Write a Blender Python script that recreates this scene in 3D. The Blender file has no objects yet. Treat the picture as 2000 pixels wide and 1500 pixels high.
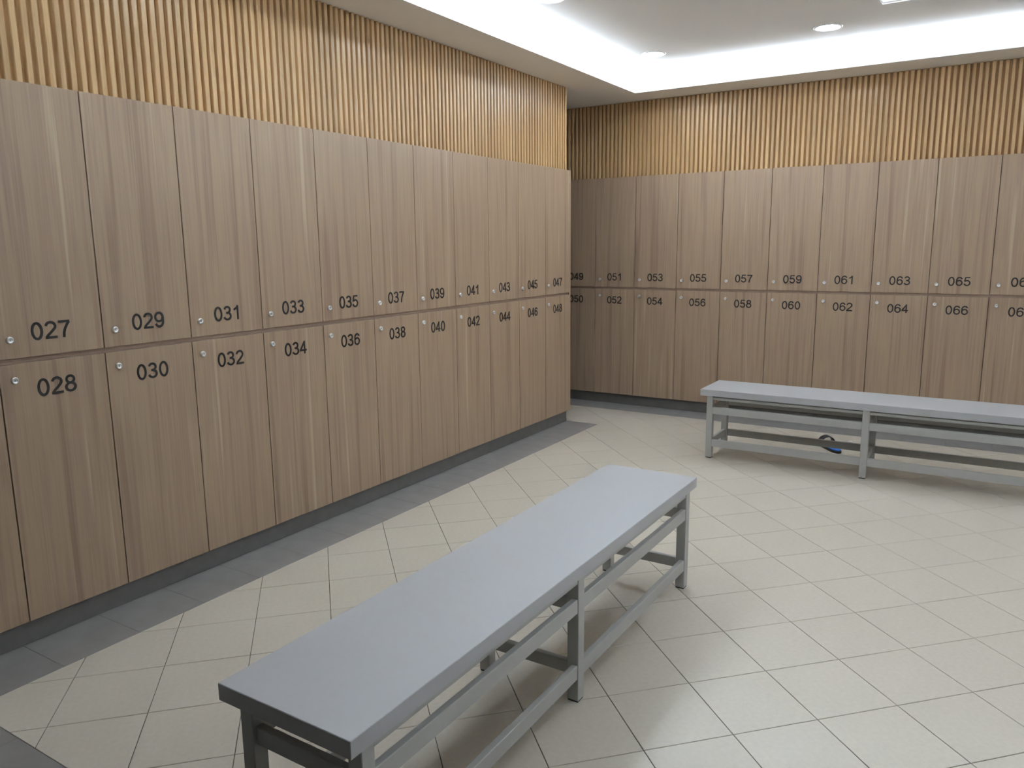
import bpy, bmesh, math, random
from mathutils import Vector, Matrix

random.seed(7)
scene = bpy.context.scene
col = scene.collection

# ------------------------------------------------------------------ camera
CAM = Vector((3.0548, 0.0, 1.5068))
PITCH, YAW, ROLL, FPX = 0.17682, -0.55757, -0.010525, 1515.19
_f = Vector((math.sin(YAW) * math.cos(PITCH), math.cos(YAW) * math.cos(PITCH), -math.sin(PITCH)))
_r = Vector((math.cos(YAW), -math.sin(YAW), 0))
_u = _r.cross(_f)
_r2 = math.cos(ROLL) * _r + math.sin(ROLL) * _u
_u2 = -math.sin(ROLL) * _r + math.cos(ROLL) * _u
cam_data = bpy.data.cameras.new('camera')
cam_data.sensor_fit = 'HORIZONTAL'
cam_data.sensor_width = 36.0
cam_data.lens = FPX / 2000.0 * 36.0
cam_data.clip_start = 0.05
cam = bpy.data.objects.new('camera', cam_data)
col.objects.link(cam)
cam.matrix_world = Matrix(((_r2.x, _u2.x, -_f.x, CAM.x), (_r2.y, _u2.y, -_f.y, CAM.y),
                           (_r2.z, _u2.z, -_f.z, CAM.z), (0, 0, 0, 1)))
scene.camera = cam

# ------------------------------------------------------------------ world, exposure
world = bpy.data.worlds.new('world')
scene.world = world
world.use_nodes = True
world.node_tree.nodes['Background'].inputs[0].default_value = (0.6, 0.62, 0.65, 1)
world.node_tree.nodes['Background'].inputs[1].default_value = 0.0
scene.view_settings.view_transform = 'Standard'
scene.view_settings.look = 'None'
scene.view_settings.gamma = 1.0
scene.view_settings.exposure = 0.38
scene.view_settings.use_curve_mapping = False
scene.cycles.max_bounces = 7
scene.cycles.diffuse_bounces = 6
scene.cycles.glossy_bounces = 3
scene.cycles.transmission_bounces = 2
scene.cycles.caustics_reflective = False
scene.cycles.caustics_refractive = False

COVE_STRENGTH = 25.0
DOWN_STRENGTH = 112.0
TROFFER_STRENGTH = 7.0

# ------------------------------------------------------------------ dimensions (metres)
WL, WF = 0.4042, 0.3992            # locker widths, left row and far row
YL0 = 1.779                        # joint between 027 and 029
YEND = 5.848                       # end of the left bank
XF0 = -0.1834                      # joint between 049 and 051
YFAR = 6.700                       # front of the far row
Z0, ZM, Z2 = 0.1005, 1.104, 2.1066  # plinth top, middle gap, locker top
ZS, ZC = 2.7586, 2.92              # soffit, raised ceiling
XR, YN = 6.4, -1.3                 # right wall, near wall
XA = -2.60                         # end of the side passage
XBK = -0.60                        # back of the left bank
REC = 0.039                        # slat faces behind the locker fronts
CX0, CY1 = 0.325, 6.385            # edges of the raised ceiling
CX1, CY0 = XR - 0.36, 1.07


# ------------------------------------------------------------------ materials
def new_mat(name):
    m = bpy.data.materials.new(name)
    m.use_nodes = True
    return m, m.node_tree, m.node_tree.nodes['Principled BSDF']


def node(nt, kind, **kw):
    n = nt.nodes.new(kind)
    for k, v in kw.items():
        if k in n.inputs.keys():
            n.inputs[k].default_value = v
        else:
            setattr(n, k, v)
    return n


def ramp(nt, stops):
    r = nt.nodes.new('ShaderNodeValToRGB')
    e = r.color_ramp.elements
    while len(e) < len(stops):
        e.new(0.5)
    for el, (p, c) in zip(e, stops):
        el.position = p
        el.color = (*c, 1)
    return r


def plain(name, c, rough=0.5, metal=0.0, spec=0.5, noise=0.0, scale=20.0, bump=0.0):
    m, nt, b = new_mat(name)
    b.inputs['Roughness'].default_value = rough
    b.inputs['Metallic'].default_value = metal
    b.inputs['Specular IOR Level'].default_value = spec
    tc = node(nt, 'ShaderNodeTexCoord')
    ns = node(nt, 'ShaderNodeTexNoise', Scale=scale, Detail=4.0)
    nt.links.new(tc.outputs['Object'], ns.inputs['Vector'])
    lo = tuple(x * (1 - noise) for x in c)
    hi = tuple(min(1, x * (1 + noise)) for x in c)
    r = ramp(nt, [(0.3, lo), (0.7, hi)])
    nt.links.new(ns.outputs['Fac'], r.inputs['Fac'])
    nt.links.new(r.outputs['Color'], b.inputs['Base Color'])
    if bump:
        bp = node(nt, 'ShaderNodeBump', Strength=bump, Distance=0.002)
        nt.links.new(ns.outputs['Fac'], bp.inputs['Height'])
        nt.links.new(bp.outputs['Normal'], b.inputs['Normal'])
    return m


def wood(name, stops, sx, sy, sz, rough, spec, rand=1.0, fine=0.25, hue=0.0):
    """grain running along z, shifted for every object"""
    m, nt, b = new_mat(name)
    L = nt.links.new
    b.inputs['Roughness'].default_value = rough
    b.inputs['Specular IOR Level'].default_value = spec
    tc = node(nt, 'ShaderNodeTexCoord')
    oi = node(nt, 'ShaderNodeObjectInfo')
    mul = node(nt, 'ShaderNodeMath', operation='MULTIPLY')
    mul.inputs[1].default_value = 37.0 * rand
    L(oi.outputs['Random'], mul.inputs[0])
    cmb = node(nt, 'ShaderNodeCombineXYZ')
    L(mul.outputs[0], cmb.inputs[0])
    L(mul.outputs[0], cmb.inputs[2])
    add = node(nt, 'ShaderNodeVectorMath', operation='ADD')
    L(tc.outputs['Object'], add.inputs[0])
    L(cmb.outputs[0], add.inputs[1])
    mp = node(nt, 'ShaderNodeMapping')
    mp.inputs['Scale'].default_value = (sx, sy, sz)
    L(add.outputs[0], mp.inputs['Vector'])
    n1 = node(nt, 'ShaderNodeTexNoise', Scale=1.0, Detail=3.0, Roughness=0.55)
    L(mp.outputs[0], n1.inputs['Vector'])
    mp2 = node(nt, 'ShaderNodeMapping')
    mp2.inputs['Scale'].default_value = (sx * 9, sy * 9, sz * 2.5)
    L(add.outputs[0], mp2.inputs['Vector'])
    n2 = node(nt, 'ShaderNodeTexNoise', Scale=1.0, Detail=3.0, Roughness=0.6)
    L(mp2.outputs[0], n2.inputs['Vector'])
    mix = node(nt, 'ShaderNodeMix', data_type='FLOAT')
    mix.inputs[0].default_value = fine
    L(n1.outputs['Fac'], mix.inputs[2])
    L(n2.outputs['Fac'], mix.inputs[3])
    r = ramp(nt, stops)
    L(mix.outputs[0], r.inputs['Fac'])
    if hue:
        hs = node(nt, 'ShaderNodeHueSaturation')
        mr = node(nt, 'ShaderNodeMapRange')
        mr.inputs['To Min'].default_value = 1 - hue
        mr.inputs['To Max'].default_value = 1 + hue
        L(oi.outputs['Random'], mr.inputs['Value'])
        L(mr.outputs[0], hs.inputs['Value'])
        L(r.outputs['Color'], hs.inputs['Color'])
        L(hs.outputs['Color'], b.inputs['Base Color'])
    else:
        L(r.outputs['Color'], b.inputs['Base Color'])
    return m


def emit(name, c, s):
    m, nt, b = new_mat(name)
    b.inputs['Base Color'].default_value = (0.8, 0.8, 0.8, 1)
    b.inputs['Emission Color'].default_value = (*c, 1)
    b.inputs['Emission Strength'].default_value = s
    return m


M_LAM = wood('locker_laminate', [(0.34, (0.250, 0.164, 0.111)), (0.44, (0.318, 0.222, 0.152)), (0.50, (0.372, 0.268, 0.173)),
                                 (0.56, (0.318, 0.217, 0.154)), (0.66, (0.438, 0.338, 0.220))], 20, 3, 0.5, 0.40, 0.45, fine=0.25)
M_CARC = wood('locker_carcass_board', [(0.3, (0.29, 0.20, 0.15)), (0.7, (0.36, 0.26, 0.195))], 16, 3, 0.6, 0.6, 0.3)
M_SLAT = wood('slat_wood', [(0.3, (0.42, 0.253, 0.105)), (0.5, (0.50, 0.322, 0.148)), (0.7, (0.565, 0.392, 0.20))],
              60, 60, 0.8, 0.36, 0.6, fine=0.3, hue=0.10)
M_BACK = wood('slat_backing', [(0.3, (0.34, 0.185, 0.078)), (0.7, (0.42, 0.245, 0.108))], 40, 40, 0.8, 0.6, 0.3)
M_WHITE = plain('ceiling_paint', (0.92, 0.91, 0.895), 0.8, noise=0.01, scale=3)
M_TRIMW = plain('white_enamel', (0.82, 0.82, 0.82), 0.35)
M_GROUT = plain('grout', (0.115, 0.098, 0.075), 0.9, noise=0.15, scale=30)
M_PLINTH = plain('plinth_stone', (0.155, 0.15, 0.14), 0.45, noise=0.10, scale=14)
M_GTILE = plain('grey_tile', (0.235, 0.225, 0.215), 0.36, noise=0.10, scale=9)
M_BENCH_TOP = plain('bench_top_paint', (0.40, 0.405, 0.415), 0.38, noise=0.012, scale=60)
M_BENCH = plain('bench_frame_paint', (0.375, 0.37, 0.35), 0.42, noise=0.015, scale=40)
M_BLACK = plain('black_vinyl', (0.012, 0.012, 0.012), 0.45)
M_CHROME = plain('satin_chrome', (0.86, 0.86, 0.85), 0.36, metal=1.0)
M_SLOT = plain('dark_slot', (0.03, 0.03, 0.03), 0.5)
M_RUBBER = plain('black_rubber', (0.018, 0.018, 0.02), 0.6)
M_BLUE = plain('blue_foam', (0.03, 0.20, 0.75), 0.6, noise=0.06, scale=60)
M_SPECK = plain('speck_white', (0.85, 0.85, 0.83), 0.8)
M_WALLP = plain('wall_paint', (0.62, 0.58, 0.53), 0.8, noise=0.02, scale=2)
M_DARKW = plain('dark_wood_wall', (0.085, 0.065, 0.05), 0.6, noise=0.1, scale=4)
M_LED = emit('led_white', (0.84, 0.97, 1.12), COVE_STRENGTH)
M_LENS = emit('downlight_glow', (0.85, 0.97, 1.10), DOWN_STRENGTH)
M_TUBE = emit('lamp_tube_glow', (0.86, 0.92, 1.0), TROFFER_STRENGTH)


def tile_mat():
    m, nt, b = new_mat('beige_tile')
    L = nt.links.new
    tc = node(nt, 'ShaderNodeTexCoord')
    oi = node(nt, 'ShaderNodeObjectInfo')
    n1 = node(nt, 'ShaderNodeTexNoise', Scale=55.0, Detail=5.0)
    L(tc.outputs['Object'], n1.inputs['Vector'])
    r = ramp(nt, [(0.3, (0.53, 0.482, 0.402)), (0.7, (0.57, 0.52, 0.437))])
    L(n1.outputs['Fac'], r.inputs['Fac'])
    hs = node(nt, 'ShaderNodeHueSaturation')
    mr = node(nt, 'ShaderNodeMapRange')
    mr.inputs['To Min'].default_value = 0.985
    mr.inputs['To Max'].default_value = 1.015
    L(oi.outputs['Random'], mr.inputs['Value'])
    L(mr.outputs[0], hs.inputs['Value'])
    L(r.outputs['Color'], hs.inputs['Color'])
    L(hs.outputs['Color'], b.inputs['Base Color'])
    n2 = node(nt, 'ShaderNodeTexNoise', Scale=3.0, Detail=3.0)
    L(tc.outputs['Object'], n2.inputs['Vector'])
    r2 = node(nt, 'ShaderNodeMapRange')
    r2.inputs['To Min'].default_value = 0.29
    r2.inputs['To Max'].default_value = 0.33
    L(n2.outputs['Fac'], r2.inputs['Value'])
    L(r2.outputs[0], b.inputs['Roughness'])
    b.inputs['Specular IOR Level'].default_value = 0.5
    return m


M_TILE = tile_mat()


# ------------------------------------------------------------------ helpers
def link(name, me, mat=None, parent=None, loc=None, rotz=None):
    o = bpy.data.objects.new(name, me)
    col.objects.link(o)
    if mat is not None and me is not None and not me.materials:
        me.materials.append(mat)
    if parent is not None:
        o.parent = parent
    if loc is not None:
        o.location = loc
    if rotz is not None:
        o.rotation_euler = (0, 0, rotz)
    return o


def tag(o, label=None, cat=None, group=None, kind=None):
    for k, v in (('label', label), ('category', cat), ('group', group), ('kind', kind)):
        if v:
            o[k] = v
    return o


def bm_mesh(bm, name, smooth=False):
    me = bpy.data.meshes.new(name)
    bmesh.ops.recalc_face_normals(bm, faces=bm.faces)
    bm.to_mesh(me)
    bm.free()
    if smooth:
        for p in me.polygons:
            p.use_smooth = True
    return me


def add_box(bm, lo, hi):
    x0, y0, z0 = lo
    x1, y1, z1 = hi
    v = [bm.verts.new(p) for p in ((x0, y0, z0), (x1, y0, z0), (x1, y1, z0), (x0, y1, z0),
                                   (x0, y0, z1), (x1, y0, z1), (x1, y1, z1), (x0, y1, z1))]
    for f in ((0, 3, 2, 1), (4, 5, 6, 7), (0, 1, 5, 4), (1, 2, 6, 5), (2, 3, 7, 6), (3, 0, 4, 7)):
        bm.faces.new([v[i] for i in f])


def box_mesh(name, lo, hi, bevel=0.0, seg=1):
    bm = bmesh.new()
    add_box(bm, lo, hi)
    if bevel:
        bmesh.ops.bevel(bm, geom=bm.edges[:], offset=bevel, segments=seg, affect='EDGES')
    return bm_mesh(bm, name)


def box(name, lo, hi, mat, parent=None, bevel=0.0, seg=1, kind=None):
    """a box whose object origin is the middle of its underside"""
    c = Vector(((lo[0] + hi[0]) / 2, (lo[1] + hi[1]) / 2, lo[2]))
    me = box_mesh(name, [a - b for a, b in zip(lo, c)], [a - b for a, b in zip(hi, c)], bevel, seg)
    o = link(name, me, mat, parent, c)
    if kind:
        o['kind'] = kind
    return o


def empty(name, loc, rotz=0.0):
    o = bpy.data.objects.new(name, None)
    o.empty_display_size = 0.1
    col.objects.link(o)
    o.location = loc
    o.rotation_euler = (0, 0, rotz)
    return o


def lathe_mesh(name, prof, n=24, smooth=True, axis='z'):
    """profile of (radius, height) turned about an axis"""
    bm = bmesh.new()
    rings = []
    for r, h in prof:
        if r < 1e-6:
            rings.append([bm.verts.new((0, 0, h))])
        else:
            rings.append([bm.verts.new((r * math.cos(2 * math.pi * i / n), r * math.sin(2 * math.pi * i / n), h)) for i in range(n)])
    for a, b in zip(rings, rings[1:]):
        for i in range(n):
            j = (i + 1) % n
            if len(a) == 1 and len(b) == 1:
                continue
            if len(a) == 1:
                bm.faces.new((a[0], b[j], b[i]))
            elif len(b) == 1:
                bm.faces.new((a[i], a[j], b[0]))
            else:
                bm.faces.new((a[i], a[j], b[j], b[i]))
    if axis == '-y':
        bmesh.ops.rotate(bm, verts=bm.verts, cent=(0, 0, 0), matrix=Matrix.Rotation(math.pi / 2, 3, 'X'))
    return bm_mesh(bm, name, smooth)


# ================================================================== SETTING
# ------------------------------------------------------------------ floor
floor = box('floor', (XA - 0.2, YN - 0.2, -0.12), (XR + 0.2, YFAR + 0.25, -0.0025), M_GROUT, kind='structure')
TZ = Vector((0, 0, floor.location.z))


def clip(poly, axis, val, keep_greater):
    out = []
    n = len(poly)
    for i in range(n):
        a, b = poly[i], poly[(i + 1) % n]
        da, db = a[axis] - val, b[axis] - val
        if not keep_greater:
            da, db = -da, -db
        if da >= 0:
            out.append(a)
        if (da > 0 and db < 0) or (da < 0 and db > 0):
            t = da / (da - db)
            out.append((a[0] + t * (b[0] - a[0]), a[1] + t * (b[1] - a[1])))
    return out


def clip_rect(poly, x0, x1, y0, y1):
    for ax, v, g in ((0, x0, True), (0, x1, False), (1, y0, True), (1, y1, False)):
        if len(poly) < 3:
            return []
        poly = clip(poly, ax, v, g)
    return poly


def area(p):
    return abs(sum(p[i][0] * p[(i + 1) % len(p)][1] - p[(i + 1) % len(p)][0] * p[i][1] for i in range(len(p)))) / 2


def prism(bm, poly, z0, z1, c=0.0009):
    """a tile: side walls and a slightly smaller top, so that its arris catches light"""
    cx = sum(p[0] for p in poly) / len(poly)
    cy = sum(p[1] for p in poly) / len(poly)
    lo = [bm.verts.new((x, y, z0)) for x, y in poly]
    mid = [bm.verts.new((x, y, z1 - c)) for x, y in poly]
    top = []
    for x, y in poly:
        d = math.hypot(x - cx, y - cy) or 1
        k = max(0.0, 1 - 1.3 * c / d)
        top.append(bm.verts.new((cx + (x - cx) * k, cy + (y - cy) * k, z1)))
    n = len(poly)
    for i in range(n):
        j = (i + 1) % n
        bm.faces.new((lo[i], lo[j], mid[j], mid[i]))
        bm.faces.new((mid[i], mid[j], top[j], top[i]))
    bm.faces.new(top)


def in_view(x, y, z=0.0, pad=60):
    d = Vector((x, y, z)) - CAM
    w = d.dot(_f)
    if w < 0.1:
        return 0.0
    px = 1000 + FPX * d.dot(_r2) / w
    py = 750 - FPX * d.dot(_u2) / w
    if -pad < px < 2000 + pad and -pad < py < 1500 + pad:
        return 1.0 / w
    return 0.0


XB, YB0, YB1 = 0.26, 1.045, 6.465            # inner edges of the grey borders
GX, GY, TS, GA = 2.2649, 1.9971, 0.3, 0.80147
J = 0.0014                                    # half a joint
e1 = (math.cos(GA), math.sin(GA))
e2 = (-math.sin(GA), math.cos(GA))
regions = [(XB + J, XR, YB0 + J, YB1 - J), (XA, XB + J, YEND + J, YB1 - J)]
tiles = []
rest = bmesh.new()
for i in range(-40, 41):
    for j in range(-40, 41):
        h = TS / 2 - J
        cx = GX + TS * ((i + 0.5) * e1[0] + (j + 0.5) * e2[0])
        cy = GY + TS * ((i + 0.5) * e1[1] + (j + 0.5) * e2[1])
        if not (XA - 0.3 < cx < XR + 0.3 and YN - 0.3 < cy < YFAR + 0.3):
            continue
        sq = [(cx + a * h * e1[0] + b * h * e2[0], cy + a * h * e1[1] + b * h * e2[1]) for a, b in ((-1, -1), (1, -1), (1, 1), (-1, 1))]
        pieces = [p for p in (clip_rect(sq, *r) for r in regions) if len(p) >= 3 and area(p) > 2e-5]
        if pieces:
            pts = [q for p in pieces for q in p] + [(cx, cy)]
            vis = max(in_view(*q) for q in pts)
            tiles.append((vis * math.sqrt(sum(area(p) for p in pieces)) if vis else 0.0, cx, cy, pieces))
tiles.sort(key=lambda t: -t[0])
for k, (vis, cx, cy, pieces) in enumerate(tiles):
    if vis > 0 and k < 300:
        bm = bmesh.new()
        for p in pieces:
            prism(bm, [(x - cx, y - cy) for x, y in p], -0.0024, 0.0)
        link('tile', bm_mesh(bm, 'tile'), M_TILE, floor, Vector((cx, cy, 0)) - floor.location)
    else:
        for p in pieces:
            prism(rest, p, -0.0024, 0.0)
bmesh.ops.translate(rest, verts=rest.verts, vec=-floor.location)
o = link('outer_tiles', bm_mesh(rest, 'outer_tiles'), M_TILE, floor)
o['kind'] = 'stuff'


def border_tile(x0, x1, y0, y1):
    bm = bmesh.new()
    cx, cy = (x0 + x1) / 2, (y0 + y1) / 2
    g = 0.0004
    prism(bm, [(x0 + g - cx, y0 + g - cy), (x1 - g - cx, y0 + g - cy), (x1 - g - cx, y1 - g - cy), (x0 + g - cx, y1 - g - cy)], -0.0024, 0.0)
    link('border_tile', bm_mesh(bm, 'border_tile'), M_GTILE, floor, Vector((cx, cy, 0)) - floor.location)


sp = 0.2997
y = YEND + 0.001
while y > YB0 - 1.2:                          # along the left lockers
    border_tile(-0.05, XB, y - sp, y)
    y -= sp
x = XB
while x < XR - 0.05:                          # the grey floor at the near end: first course
    border_tile(x, min(x + 0.3, XR), YB0 - 0.3, YB0)
    x += 0.3
bm = bmesh.new()                              # and the courses behind it, out of view
x = XB
while x < XR - 0.05:
    for n in range(1, 7):
        x1_, y1_ = min(x + 0.3, XR) - 0.0008, YB0 - 0.3 * n - 0.0008
        prism(bm, [(x, y1_ - 0.2984), (x1_, y1_ - 0.2984), (x1_, y1_), (x, y1_)], -0.0024, 0.0)
    x += 0.3
bmesh.ops.translate(bm, verts=bm.verts, vec=-floor.location)
o = link('near_tiles', bm_mesh(bm, 'near_tiles'), M_GTILE, floor)
o['kind'] = 'stuff'
x = 0.418 - 0.9
border_tile(XA, x, YB1, YFAR + 0.06)
while x < 5.4:                                # along the far lockers
    border_tile(x, x + 0.3, YB1, YFAR + 0.06)
    x += 0.3

# ------------------------------------------------------------------ walls
wall_left = box('wall_left', (XBK, YN, Z2 - 0.02), (-REC - 0.018, YEND - 0.002, ZS), M_BACK, kind='structure')
wall_passage = box('wall_passage', (XA - 0.1, YEND - 0.7, 0), (XA, YFAR + 0.2, ZS), M_DARKW, kind='structure')
wall_passage_side = box('wall_passage_side', (XA, YEND - 0.1, 0), (XBK, YEND - 0.002, ZS), M_DARKW, kind='structure')
wall_passage_far = box('wall_passage_far', (XA, YFAR + 0.03, 0), (XF0 - WF - 0.002, YFAR + 0.2, Z2 - 0.02), M_DARKW, kind='structure')
wall_far = box('wall_far', (XA, YFAR + REC + 0.018, Z2 - 0.02), (XR, YFAR + 0.2, ZS), M_BACK, kind='structure')
wall_right = box('wall_right', (XR, YN - 0.1, 0), (XR + 0.1, YFAR + 0.2, ZC), M_WALLP, kind='structure')
wall_near = box('wall_near', (XBK - 0.1, YN - 0.1, 0), (XR, YN, ZC), M_DARKW, kind='structure')
wall_far_base = box('wall_far_base', (XF0 + 12 * WF, YFAR + 0.03, 0), (XR, YFAR + 0.2, Z2 - 0.02), M_WALLP, kind='structure')
wall_left_base = box('wall_left_base', (XBK, YN, 0), (-0.03, YL0 - 2 * WL - 0.001, Z2 - 0.02), M_WALLP, kind='structure')

# vertical slats; one shared mesh per wall
SL_W, SL_D = 0.0235, 0.018
bm = bmesh.new()
prof = [(-SL_W / 2 - 0.002, 0.0), (-SL_W / 2, SL_D - 0.003), (-SL_W / 2 + 0.003, SL_D), (SL_W / 2 - 0.003, SL_D), (SL_W / 2, SL_D - 0.003), (SL_W / 2 + 0.002, 0.0)]
HS = ZS - 0.001 - (Z2 - 0.02)
lo = [bm.verts.new((a, -b, 0)) for a, b in prof]
hi = [bm.verts.new((a, -b, HS)) for a, b in prof]
for i in range(len(prof)):
    j = (i + 1) % len(prof)
    bm.faces.new((lo[i], lo[j], hi[j], hi[i]))
bm.faces.new(lo)
bm.faces.new(hi)
slat_me = bm_mesh(bm, 'slat')
slat_me.materials.append(M_SLAT)
pl = WL / 10
k = 0
while True:
    yy = YEND - 0.0135 - k * pl
    if yy < 0.25:
        break
    link('slat', slat_me, None, wall_left, Vector((-REC - 0.018, yy, Z2 - 0.02)) - wall_left.location, math.pi / 2)
    k += 1
pf = WF / 10
k = 0
while True:
    xx = XF0 - 9.6 * pf + k * pf
    if xx > 5.2:
        break
    link('slat', slat_me, None, wall_far, Vector((xx, YFAR + REC + 0.018, Z2 - 0.02)) - wall_far.location)
    k += 1

# plinths
box('baseboard_left', (-0.45, YL0 - 2 * WL, 0.0), (-0.032, YEND - 0.012, Z0), M_PLINTH, kind='structure')
box('baseboard_far', (XA + 0.001, YFAR + 0.045, 0.0), (XF0 + 12 * WF, YFAR + 0.2, Z0), M_PLINTH, kind='structure')

# ------------------------------------------------------------------ ceiling: soffit, raised tray, cove
TX0, TX1, TY0, TY1 = 2.317, 2.917, 4.25, 5.454      # opening of the recessed lamp
bm = bmesh.new()
xs = [XA - 0.1, TX0, TX1, XR + 0.1]
ys = [YN - 0.1, TY0, TY1, YFAR + 0.2]
gv = [[bm.verts.new((a, b, 0)) for b in ys] for a in xs]
for i in range(3):
    for j in range(3):
        if not (i == 1 and j == 1):
            bm.faces.new((gv[i][j], gv[i][j + 1], gv[i + 1][j + 1], gv[i + 1][j]))
ext = bmesh.ops.extrude_face_region(bm, geom=bm.faces[:])
bmesh.ops.translate(bm, verts=[v for v in ext['geom'] if isinstance(v, bmesh.types.BMVert)], vec=(0, 0, 0.03))
o = link('ceiling', bm_mesh(bm, 'ceiling'), M_WHITE, None, (0, 0, ZC))
o['kind'] = 'structure'
ST = 0.015
bm = bmesh.new()
add_box(bm, (XA, YN, 0), (CX0, YFAR + 0.2, ST))
add_box(bm, (CX1, YN, 0), (XR, YFAR + 0.2, ST))
add_box(bm, (CX0, CY1, 0), (CX1, YFAR + 0.2, ST))
add_box(bm, (CX0, YN, 0), (CX1, CY0, ST))
o = link('ceiling_soffit', bm_mesh(bm, 'ceiling_soffit'), M_WHITE, None, (0, 0, ZS))
o['kind'] = 'structure'
LIP = 0.050
for n, (lo_, hi_) in enumerate((((CX0 - 0.015, CY0, 0), (CX0, CY1, LIP)), ((CX1, CY0, 0), (CX1 + 0.015, CY1, LIP)),
                                ((CX0 - 0.015, CY1, 0), (CX1 + 0.015, CY1 + 0.015, LIP)), ((CX0 - 0.015, CY0 - 0.015, 0), (CX1 + 0.015, CY0, LIP)))):
    box('trim_%d' % (n + 1), (lo_[0], lo_[1], ZS + (0.0 if False else ST)), (hi_[0], hi_[1], ZS + LIP), M_WHITE, kind='structure')
BW = 0.22                                            # cove depth behind the lip
bm = bmesh.new()
for lo_, hi_ in (((CX0 - BW - 0.02, CY0 - BW, 0), (CX0 - BW, CY1 + BW, 1)), ((CX1 + BW, CY0 - BW, 0), (CX1 + BW + 0.02, CY1 + BW, 1)),
                 ((CX0 - BW, CY1 + BW, 0), (CX1 + BW, CY1 + BW + 0.02, 1)), ((CX0 - BW, CY0 - BW - 0.02, 0), (CX1 + BW, CY0 - BW, 1))):
    add_box(bm, lo_, (hi_[0], hi_[1], ZC - ZS - ST))
o = link('ceiling_cove_back', bm_mesh(bm, 'ceiling_cove_back'), M_WHITE, None, (0, 0, ZS + ST))
o['kind'] = 'structure'

S0, S1 = 0.050, 0.160                                # the strip lies this far behind the lip
for nm, x0, x1, y0, y1 in (('left', CX0 - S1, CX0 - S0, CY0 - 0.1, CY1 + 0.1), ('far', CX0 - S0 + 0.005, CX1 + S0 - 0.005, CY1 + S0, CY1 + S1),
                           ('right', CX1 + S0, CX1 + S1, CY0 - 0.1, CY1 + 0.1), ('near', CX0 - S0 + 0.005, CX1 + S0 - 0.005, CY0 - S1, CY0 - S0)):
    o = box('cove_light_strip', (x0, y0, ZS + ST), (x1, y1, ZS + ST + 0.008), M_LED)
    tag(o, 'white light strip hidden in the ceiling cove along the %s side' % nm, 'light strip', 'strips of the ceiling cove')

# ================================================================== LIGHT FITTINGS
ring_me = lathe_mesh('trim_ring', [(0.072, -0.001), (0.074, -0.006), (0.086, -0.008), (0.092, -0.004), (0.093, 0.0)], 32)
ring_me.materials.append(M_TRIMW)
lens_me = lathe_mesh('lens', [(0.0, -0.004), (0.05, -0.004), (0.072, -0.002)], 32)
lens_me.materials.append(M_LENS)
spots = [(0.70, 5.85, 'nearest the corner of the lit ceiling cove'), (1.948, 5.81, 'beside the recessed ceiling lamp above the far lockers'),
         (0.705, 4.235, 'cut by the top of the photo, along the left lockers'), (0.705, 2.62, 'above the near end of the left lockers'),
         (3.2, 2.62, 'above the open floor right of the foreground bench'),
         (4.45, 2.62, 'above the right-hand side of the room')]
for sx, sy, where in spots:
    t = empty('downlight', (sx, sy, ZC))
    tag(t, 'round glowing downlight %s' % where, 'ceiling light', 'downlights in the raised ceiling')
    link('trim_ring', ring_me, None, t)
    link('lens', lens_me, None, t)

t = empty('recessed_lamp', ((TX0 + TX1) / 2, (TY0 + TY1) / 2, ZC))
tag(t, 'rectangular recessed lamp with bright inner sides at the top edge of the photo', 'ceiling light')
hx, hy = (TX1 - TX0) / 2, (TY1 - TY0) / 2
bm = bmesh.new()
ho, hw = 0.002, 0.006
add_box(bm, (-hx + ho, -hy + ho, 0.006), (-hx + ho + hw, hy - ho, 0.09))
add_box(bm, (hx - ho - hw, -hy + ho, 0.006), (hx - ho, hy - ho, 0.09))
add_box(bm, (-hx + ho + hw, -hy + ho, 0.006), (hx - ho - hw, -hy + ho + hw, 0.09))
add_box(bm, (-hx + ho + hw, hy - ho - hw, 0.006), (hx - ho - hw, hy - ho, 0.09))
add_box(bm, (-hx + ho, -hy + ho, 0.09), (hx - ho, hy - ho, 0.096))
link('housing', bm_mesh(bm, 'housing'), M_TRIMW, t)
bm = bmesh.new()
fw = 0.014
add_box(bm, (-hx - fw, -hy - fw, -0.004), (-hx + 0.004, hy + fw, -0.0002))
add_box(bm, (hx - 0.004, -hy - fw, -0.004), (hx + fw, hy + fw, -0.0002))
add_box(bm, (-hx + 0.004, -hy - fw, -0.004), (hx - 0.004, -hy + 0.004, -0.0002))
add_box(bm, (-hx + 0.004, hy - 0.004, -0.004), (hx - 0.004, hy + fw, -0.0002))
link('frame', bm_mesh(bm, 'frame'), M_TRIMW, t)
tube_me = lathe_mesh('lamp_tube', [(0, -hy + 0.03), (0.013, -hy + 0.03), (0.013, hy - 0.03), (0, hy - 0.03)], 16, axis='-y')
tube_me.materials.append(M_TUBE)
for dx in (-0.17, 0.0, 0.17):
    link('lamp_tube', tube_me, None, t, (dx, 0, 0.06))

# ================================================================== LOCKERS
GAPV, GAPM, DT = 0.0045, 0.021, 0.018


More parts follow.
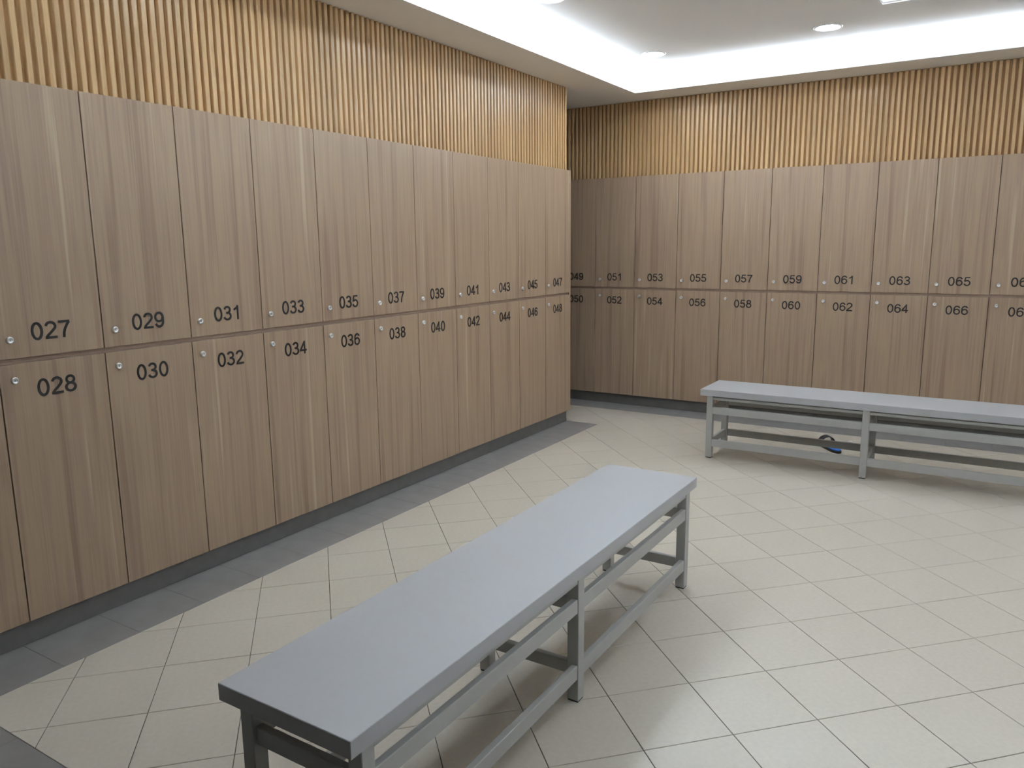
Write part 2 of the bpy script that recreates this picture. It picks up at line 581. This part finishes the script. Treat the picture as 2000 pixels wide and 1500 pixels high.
def locker_meshes(w):
    ms = {}
    up = (ZM + GAPM / 2, Z2)
    low = (Z0, ZM - GAPM / 2)
    for key, (za, zb), (ca, cb) in (('upper', up, (ZM, Z2 - 0.002)), ('lower', low, (Z0, ZM))):
        d = box_mesh('door', (-w / 2 + GAPV / 2, 0, 0), (w / 2 - GAPV / 2, DT, zb - za), 0.0008)
        d.materials.append(M_LAM)
        bm = bmesh.new()
        add_box(bm, (-w / 2 + 0.0006, DT + 0.002, 0), (w / 2 - 0.0006, 0.46, cb - ca - 0.0005))
        rz = (0, GAPM / 2 - 0.001) if key == 'upper' else (cb - ca - GAPM / 2 + 0.001, cb - ca - 0.0005)
        add_box(bm, (-w / 2 + 0.0002, 0.010, rz[0]), (w / 2 - 0.0002, DT + 0.002, rz[1]))   # rail behind the middle gap
        b = bm_mesh(bm, 'body')
        b.materials.append(M_CARC)
        ms[key] = (d, b, za - ca, ca)
    return ms


LM = {'left': locker_meshes(WL), 'far': locker_meshes(WF)}

# the cam lock: bezel, core and keyway
lock_me = lathe_mesh('lock', [(0.0135, 0.0), (0.0133, 0.005), (0.0118, 0.0085), (0.0092, 0.0095), (0.0088, 0.0085), (0.0, 0.0092)], 20, axis='-y')
lock_me.materials.append(M_CHROME)
lock_me.materials.append(M_SLOT)
bm = bmesh.new()
bm.from_mesh(lock_me)
n0 = len(bm.faces)
add_box(bm, (-0.0008, -0.0098, -0.004), (0.0008, -0.008, 0.004))
bm.faces.ensure_lookup_table()
for f in bm.faces[n0:]:
    f.material_index = 1
bm.to_mesh(lock_me)
bm.free()

# ---- digits, drawn as stroked outlines in a grotesque face (cap height 0.716 of the em)
EM = 0.0925


def arc(cx, cy, rx, ry, a0, a1, n=14):
    return [(cx + rx * math.cos(math.radians(a0 + (a1 - a0) * i / n)), cy + ry * math.sin(math.radians(a0 + (a1 - a0) * i / n))) for i in range(n + 1)]


S2 = 0.050                                    # half the stroke, in ems
DIG = {
    '0': [('c', arc(.278, .352, .188, .322, 0, 360, 36))],
    '1': [('o', [(.345, .0), (.345, .716)]), ('o', [(.36, .70), (.29, .60), (.20, .545), (.112, .505)])],
    '2': [('o', arc(.275, .505, .185, .170, 172, -28, 16) + [(.36, .335), (.27, .25), (.17, .165), (.11, .095), (.088, .044)]), ('o', [(.045, .044), (.51, .044)])],
    '3': [('o', arc(.265, .527, .165, .148, 165, -90, 16)), ('o', [(.205, .379), (.27, .379)]), ('o', arc(.262, .209, .195, .168, 88, -168, 18))],
    '4': [('o', [(.372, .0), (.372, .716)]), ('o', [(.372, .68), (.065, .214)]), ('o', [(.025, .2), (.52, .2)])],
    '5': [('o', [(.47, .672), (.155, .672), (.098, .352)]), ('o', arc(.268, .235, .198, .192, 142, -165, 18))],
    '6': [('c', arc(.282, .235, .192, .194, 0, 360, 28)), ('o', [(.086, .235), (.092, .40)] + arc(.29, .44, .198, .235, 172, 25, 12))],
    '7': [('o', [(.045, .665), (.5, .665)]), ('o', [(.485, .655), (.40, .54), (.305, .37), (.25, .20), (.225, .0)])],
    '8': [('c', arc(.278, .530, .158, .146, 0, 360, 24)), ('c', arc(.278, .209, .192, .170, 0, 360, 28))],
    '9': [('c', arc(.274, .478, .192, .194, 0, 360, 28)), ('o', [(.470, .478), (.464, .31)] + arc(.268, .272, .196, .232, -8, -157, 12))],
}


def stroke(bm, pts, closed, off, z):
    n = len(pts) - (1 if closed else 0)
    pts = pts[:n]
    left, right = [], []
    for i in range(n):
        if closed:
            a, b = pts[i - 1], pts[(i + 1) % n]
        else:
            a, b = pts[max(i - 1, 0)], pts[min(i + 1, n - 1)]
        dx, dy = b[0] - a[0], b[1] - a[1]
        l = math.hypot(dx, dy)
        nx, ny = -dy / l * S2, dx / l * S2
        left.append((pts[i][0] + nx, pts[i][1] + ny))
        right.append((pts[i][0] - nx, pts[i][1] - ny))

    def vv(p, d):
        return bm.verts.new(((p[0] + off) * EM, -d, p[1] * EM))
    lf = [vv(p, z) for p in left]
    rf = [vv(p, z) for p in right]
    lb = [vv(p, 0) for p in left]
    rb = [vv(p, 0) for p in right]
    m = n if closed else n - 1
    for i in range(m):
        j = (i + 1) % n
        bm.faces.new((lf[i], rf[i], rf[j], lf[j]))
        bm.faces.new((lb[i], lf[i], lf[j], lb[j]))
        bm.faces.new((rf[i], rb[i], rb[j], rf[j]))
    if not closed:
        bm.faces.new((lf[0], lb[0], rb[0], rf[0]))
        bm.faces.new((lf[-1], rf[-1], rb[-1], lb[-1]))


def number_mesh(s):
    bm = bmesh.new()
    for k, ch in enumerate(s):
        for q, (kind, pts) in enumerate(DIG[ch]):
            stroke(bm, pts, kind == 'c', (k - 1.5) * 0.556, 0.0016 + 0.0002 * q)
    me = bm_mesh(bm, 'number')
    me.materials.append(M_BLACK)
    return me


ORD = ['', 'second', 'third', 'fourth', 'fifth', 'sixth', 'seventh', 'eighth', 'ninth', 'tenth', 'eleventh', 'twelfth', 'thirteenth']


def locker(num, row, upper, x, y, rotz, w, k):
    d_me, b_me, dz, base = LM[row]['upper' if upper else 'lower']
    t = empty('locker', (x, y, base), rotz)
    where = ('%s from the end panel' % ORD[k] if k else 'next to the end panel') if row == 'left' else ('%s from the corner' % ORD[k] if k else 'half hidden in the corner')
    tag(t, '%s wood-grain locker of the %s row marked %03d, %s' % ('upper' if upper else 'lower', row, num, where),
        'locker', 'wood-grain lockers of the %s row' % row)
    link('body', b_me, None, t)
    d = link('door', d_me, None, t, (0, 0, dz))
    zn = (1.175 if upper else 0.961) - base - dz
    zl = (1.184 if upper else 1.034) - base - dz
    link('number', number_mesh('%03d' % num), None, d, (0, 0, zn))
    o = link('lock', lock_me, None, d, (-w / 2 + 0.051, 0, zl))
    return t


for i in range(12):
    yc = YL0 + (i - 1.5) * WL                 # 025 (out of view) to 047
    locker(25 + 2 * i, 'left', True, 0.0, yc, math.pi / 2, WL, 11 - i)
    locker(26 + 2 * i, 'left', False, 0.0, yc, math.pi / 2, WL, 11 - i)
for i in range(13):
    xc = XF0 + (i - 0.5) * WF                 # 049 to 073
    locker(49 + 2 * i, 'far', True, xc, YFAR, 0.0, WF, i)
    locker(50 + 2 * i, 'far', False, xc, YFAR, 0.0, WF, i)
ye = YL0 + 10 * WL
o = box('end_panel', (-0.46, ye + 0.001, Z0), (0.0, YEND, Z2), M_LAM, bevel=0.001)
tag(o, 'tall narrow wood-grain end panel closing the left row beside lockers 047 and 048', 'panel')

# ================================================================== BENCHES
BL, BWD, BH, BT = 2.16, 0.426, 0.495, 0.045
LEG = 0.042


def bench(loc, rotz, label):
    t = empty('bench', loc, rotz)
    tag(t, label, 'bench', 'grey changing room benches')
    hb = BH - BT
    top = box('seat_top', (-BL / 2, -BWD / 2, hb), (BL / 2, BWD / 2, BH), M_BENCH_TOP, t, 0.0015, 1)
    lx = (-1.014, 0.0, 1.014)
    pad = box_mesh('foot_pad', (-LEG / 2 + 0.002, -LEG / 2 + 0.002, 0), (LEG / 2 - 0.002, LEG / 2 - 0.002, 0.007), 0.001)
    pad.materials.append(M_RUBBER)
    ly = BWD / 2 - 0.014 - LEG / 2
    for a in lx:
        for s in (-1, 1):
            lg = box('leg', (a - LEG / 2, s * ly - LEG / 2, 0.006), (a + LEG / 2, s * ly + LEG / 2, hb), M_BENCH, t, 0.002)
            link('foot_pad', pad, None, lg, (0, 0, -0.006))
    rt = 0.022
    for s in (-1, 1):
        for a, b in zip(lx, lx[1:]):
            for nm, za, zb in (('side_rail', 0.085, 0.136), ('side_rail', 0.32, 0.37), ('apron', hb - 0.028, hb - 0.008)):
                yo = s * (ly + LEG / 2 - 0.003 - 0.011)
                box(nm, (a + LEG / 2, yo - 0.011, za), (b - LEG / 2, yo + 0.011, zb), M_BENCH, t, 0.002)
    for a in lx:
        for za, zb in ((0.092, 0.137), (0.320, 0.368)):
            box('cross_rail', (a - rt / 2, -ly + LEG / 2, za), (a + rt / 2, ly - LEG / 2, zb), M_BENCH, t, 0.002)
    return t


bench((1.785, 2.135, 0), math.pi / 2 - 0.0055, 'long grey painted bench in the foreground with a smooth pale top')
bench((2.416, 5.479, 0), -0.004, 'long grey painted bench before the far lockers with a sandal beneath it')

# ================================================================== SMALL THINGS
# the sandal: outsole, insole, strap
t = empty('slide_sandal', (2.100, 5.980, 0), math.atan2(0.83, -0.55))
tag(t, 'blue slide sandal with black sole and strap lying under the far bench', 'sandal')


def sole_outline(grow=0.0, n=40):
    pts = []
    for i in range(n):
        a = 2 * math.pi * i / n
        x = math.cos(a)
        wdt = 0.046 + 0.008 * x - 0.006 * math.exp(-((x + 0.1) / 0.4) ** 2)
        yv = math.copysign(abs(math.sin(a)) ** 0.75, math.sin(a)) * (wdt + grow)
        pts.append((math.copysign(abs(x) ** 0.9, x) * (0.150 + grow), yv))
    return pts


def slab(name, pts, z0, z1, mat, parent):
    bm = bmesh.new()
    prism(bm, pts, z0, z1, 0.003)
    return link(name, bm_mesh(bm, name), mat, parent)


slab('outsole', sole_outline(0.004), 0.0, 0.018, M_RUBBER, t)
slab('insole', sole_outline(-0.001), 0.018, 0.025, M_BLUE, t)
bm = bmesh.new()
rows = []
for i in range(17):
    a = math.pi * i / 16
    yv, zv = -0.055 * math.cos(a), 0.012 + 0.070 * math.sin(a) ** 0.8
    k = 1 - 0.25 * math.sin(a)
    rows.append([bm.verts.new((0.060 + dx * k, yv * sc, 0.012 + (zv - 0.012) * sc)) for dx, sc in ((-0.038, 1.0), (0.038, 1.0), (0.038, 0.92), (-0.038, 0.92))])
for a, b in zip(rows, rows[1:]):
    for i in range(4):
        j = (i + 1) % 4
        bm.faces.new((a[i], a[j], b[j], b[i]))
bm.faces.new(rows[0])
bm.faces.new(rows[-1])
link('strap', bm_mesh(bm, 'strap', True), M_RUBBER, t)

bm = bmesh.new()  # a tiny white speck on the floor, built as a low faceted mound
pts = [(-0.018, -0.008), (0.004, -0.012), (0.02, -0.003), (0.012, 0.010), (-0.012, 0.012)]
lo = [bm.verts.new((x, y, 0.0005)) for x, y in pts]
hi = [bm.verts.new((x * 0.9, y * 0.9, 0.005 + 0.004 * (i % 2))) for i, (x, y) in enumerate(pts)]
c = bm.verts.new((0, 0, 0.011))
for i in range(5):
    j = (i + 1) % 5
    bm.faces.new((lo[i], lo[j], hi[j], hi[i]))
    bm.faces.new((hi[i], hi[j], c))
bm.faces.new(lo)
o = link('white_speck', bm_mesh(bm, 'white_speck'), M_SPECK, None, (2.199, 6.238, 0))
tag(o, 'tiny white speck on the floor behind the far bench', 'scrap')
